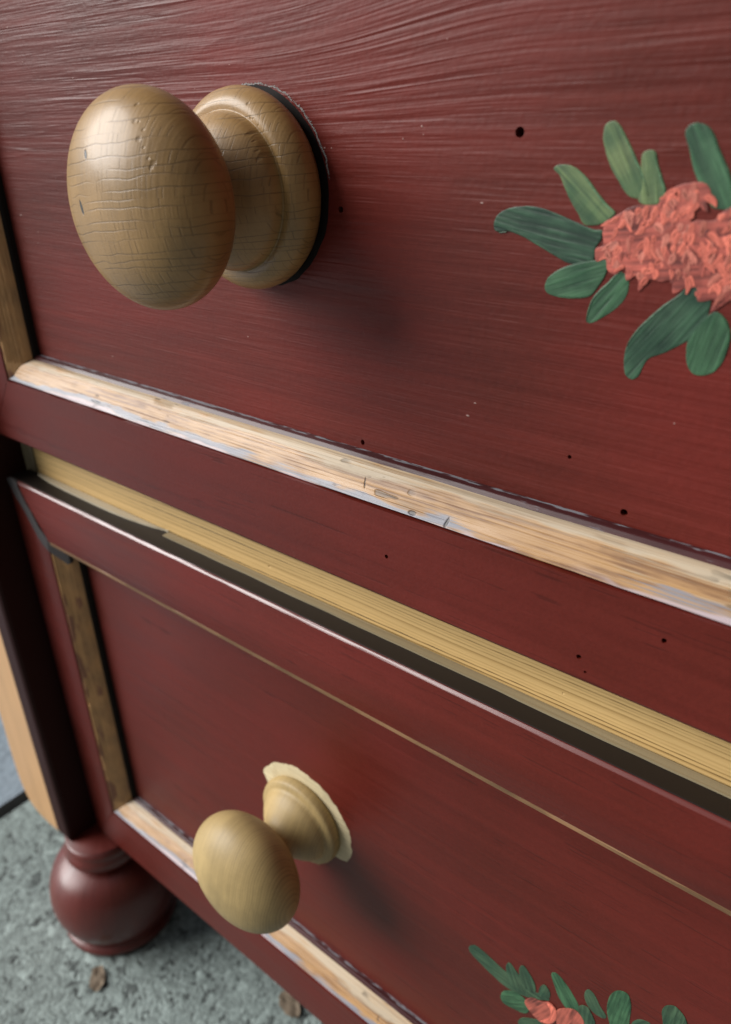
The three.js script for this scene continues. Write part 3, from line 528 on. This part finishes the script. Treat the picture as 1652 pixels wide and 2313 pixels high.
const LP = {
  L1: [[-88.7, -278.7], [-86.2, -275.4], [-82.2, -275.6], [-76.1, -277.5], [-70.0, -278.8], [-63.4, -279.3], [-57.2, -276.4], [-55.6, -277.1], [-59.2, -280.9], [-65.4, -285.0], [-72.0, -286.9], [-77.2, -286.0], [-83.6, -283.6], [-88.2, -281.2]],
  L2: [[-73.2, -275.3], [-71.8, -271.8], [-69.6, -273.5], [-66.0, -277.1], [-64.7, -283.1], [-69.6, -284.5]], L3: [[-68.1, -272.0], [-66.7, -268.3], [-64.1, -270.4], [-61.4, -274.7], [-61.7, -279.9], [-65.8, -279.3]],
  L4: [[-59.8, -274.3], [-58.1, -270.8], [-56.0, -272.8], [-56.0, -276.4], [-59.4, -278.7]], L5: [[-74.1, -294.2], [-72.7, -289.1], [-68.7, -286.0], [-64.5, -285.9], [-62.5, -289.5], [-63.8, -294.0], [-68.7, -296.2], [-73.0, -296.9]],
  L6: [[-56.4, -262.7], [-54.8, -260.9], [-51.7, -262.5], [-48.3, -265.9], [-45.6, -270.0], [-45.6, -273.6], [-48.7, -275.8], [-52.1, -273.4], [-54.4, -268.8]], L7: [[-44.5, -261.9], [-43.3, -258.2], [-41.5, -258.8], [-38.8, -262.8], [-36.3, -265.8], [-37.1, -267.8], [-40.7, -268.2], [-43.1, -266.2]],
  L8: [[-36.8, -260.6], [-36.2, -253.3], [-34.0, -249.1], [-31.5, -248.3], [-29.9, -252.1], [-29.3, -259.2], [-29.3, -263.7], [-34.1, -269.1], [-35.6, -266.1]], L9: [[-21.0, -245.7], [-20.1, -242.2], [-17.9, -240.3], [-15.3, -241.6], [-13.5, -244.9], [-13.3, -250.0], [-18.6, -256.1], [-20.1, -250.2]],
  L10: [[-66.1, -302.4], [-65.2, -298.4], [-60.5, -293.6], [-55.9, -291.0], [-54.1, -292.8], [-58.0, -299.0], [-63.6, -304.9]], L11: [[-45.6, -270.0], [-43.0, -267.2], [-40.4, -270.3], [-39.3, -273.7], [-43.1, -279.2]], L12: [[-28.4, -260.5], [-26.3, -256.4], [-23.2, -255.2], [-22.0, -258.9], [-27.7, -265.4]],
};
for (const k of Object.keys(LP)) paintLeaf(LP[k], ['L5', 'L6', 'L8'].includes(k) ? M.leafMid : M.leafDull, lower.panel);
for (const b of [[[-64.5, -287.8], [-62.3, -282.4], [-58.4, -280.7], [-55.5, -278.2], [-53.0, -279.2], [-52.1, -284.3], [-54.3, -290.3], [-57.3, -292.6], [-61.6, -291.0]], [[-52.6, -279.9], [-49.6, -275.2], [-46.0, -272.9], [-43.1, -275.6], [-42.8, -281.3], [-46.0, -287.5], [-50.4, -289.9]]])
  paintLeaf(b, M.coralThin, lower.panel, 'painted_blossom', 0.00022);
paintLeaf([[-57.6, -291.6], [-55.0, -287.0], [-54.6, -282.5], [-56.2, -279.4], [-53.2, -279.4], [-52.3, -284.3], [-54.5, -290.0]], M.coral, lower.panel, 'painted_petal', 0.00033);

// ---------------------------------------------------------------- crumbs of dry leaf on the slab
for (const [x, z, sx, sz, a, lab] of [[-0.317, 0.036, 0.008, 0.0045, 0.7, 'crumpled brown leaf crumb on concrete before the bun foot'], [-0.2135, -0.026, 0.009, 0.005, 0.2, 'tan leaf crumb on concrete under the lower drawer edge']]) {
  const g = new THREE.PlaneGeometry(2, 2, 14, 14); g.rotateX(-Math.PI / 2); const p = g.attributes.position;
  for (let i = 0; i < p.count; i++) {
    let u = p.getX(i), v = p.getZ(i); const m = Math.max(Math.abs(u), Math.abs(v)), L = Math.hypot(u, v) || 1; u *= m / L; v *= m / L;
    const j = 1 + 0.35 * (fbm(u * 3 + 5 + x * 90, v * 3 + 5, 191, 2) - 0.5);
    const X = u * sx * j, Z = v * sz * j; p.setXYZ(i, X * Math.cos(a) - Z * Math.sin(a), 0.0006 + 0.0012 * Math.abs(u * v) + 0.0014 * fbm(u * 2 + 9, v * 2 + 3, 192, 2), X * Math.sin(a) + Z * Math.cos(a));
  }
  g.computeVertexNormals();
  const m = new THREE.Mesh(g, plain(0.19, 0.145, 0.10, 0.85)); m.name = numbered('leaf_crumb'); m.position.set(x, 0, z); m.castShadow = m.receiveShadow = true;
  m.userData = { label: lab, category: 'leaf', group: 'leaf crumbs on the concrete' }; scene.add(m);
}
renderer.render(scene, camera);
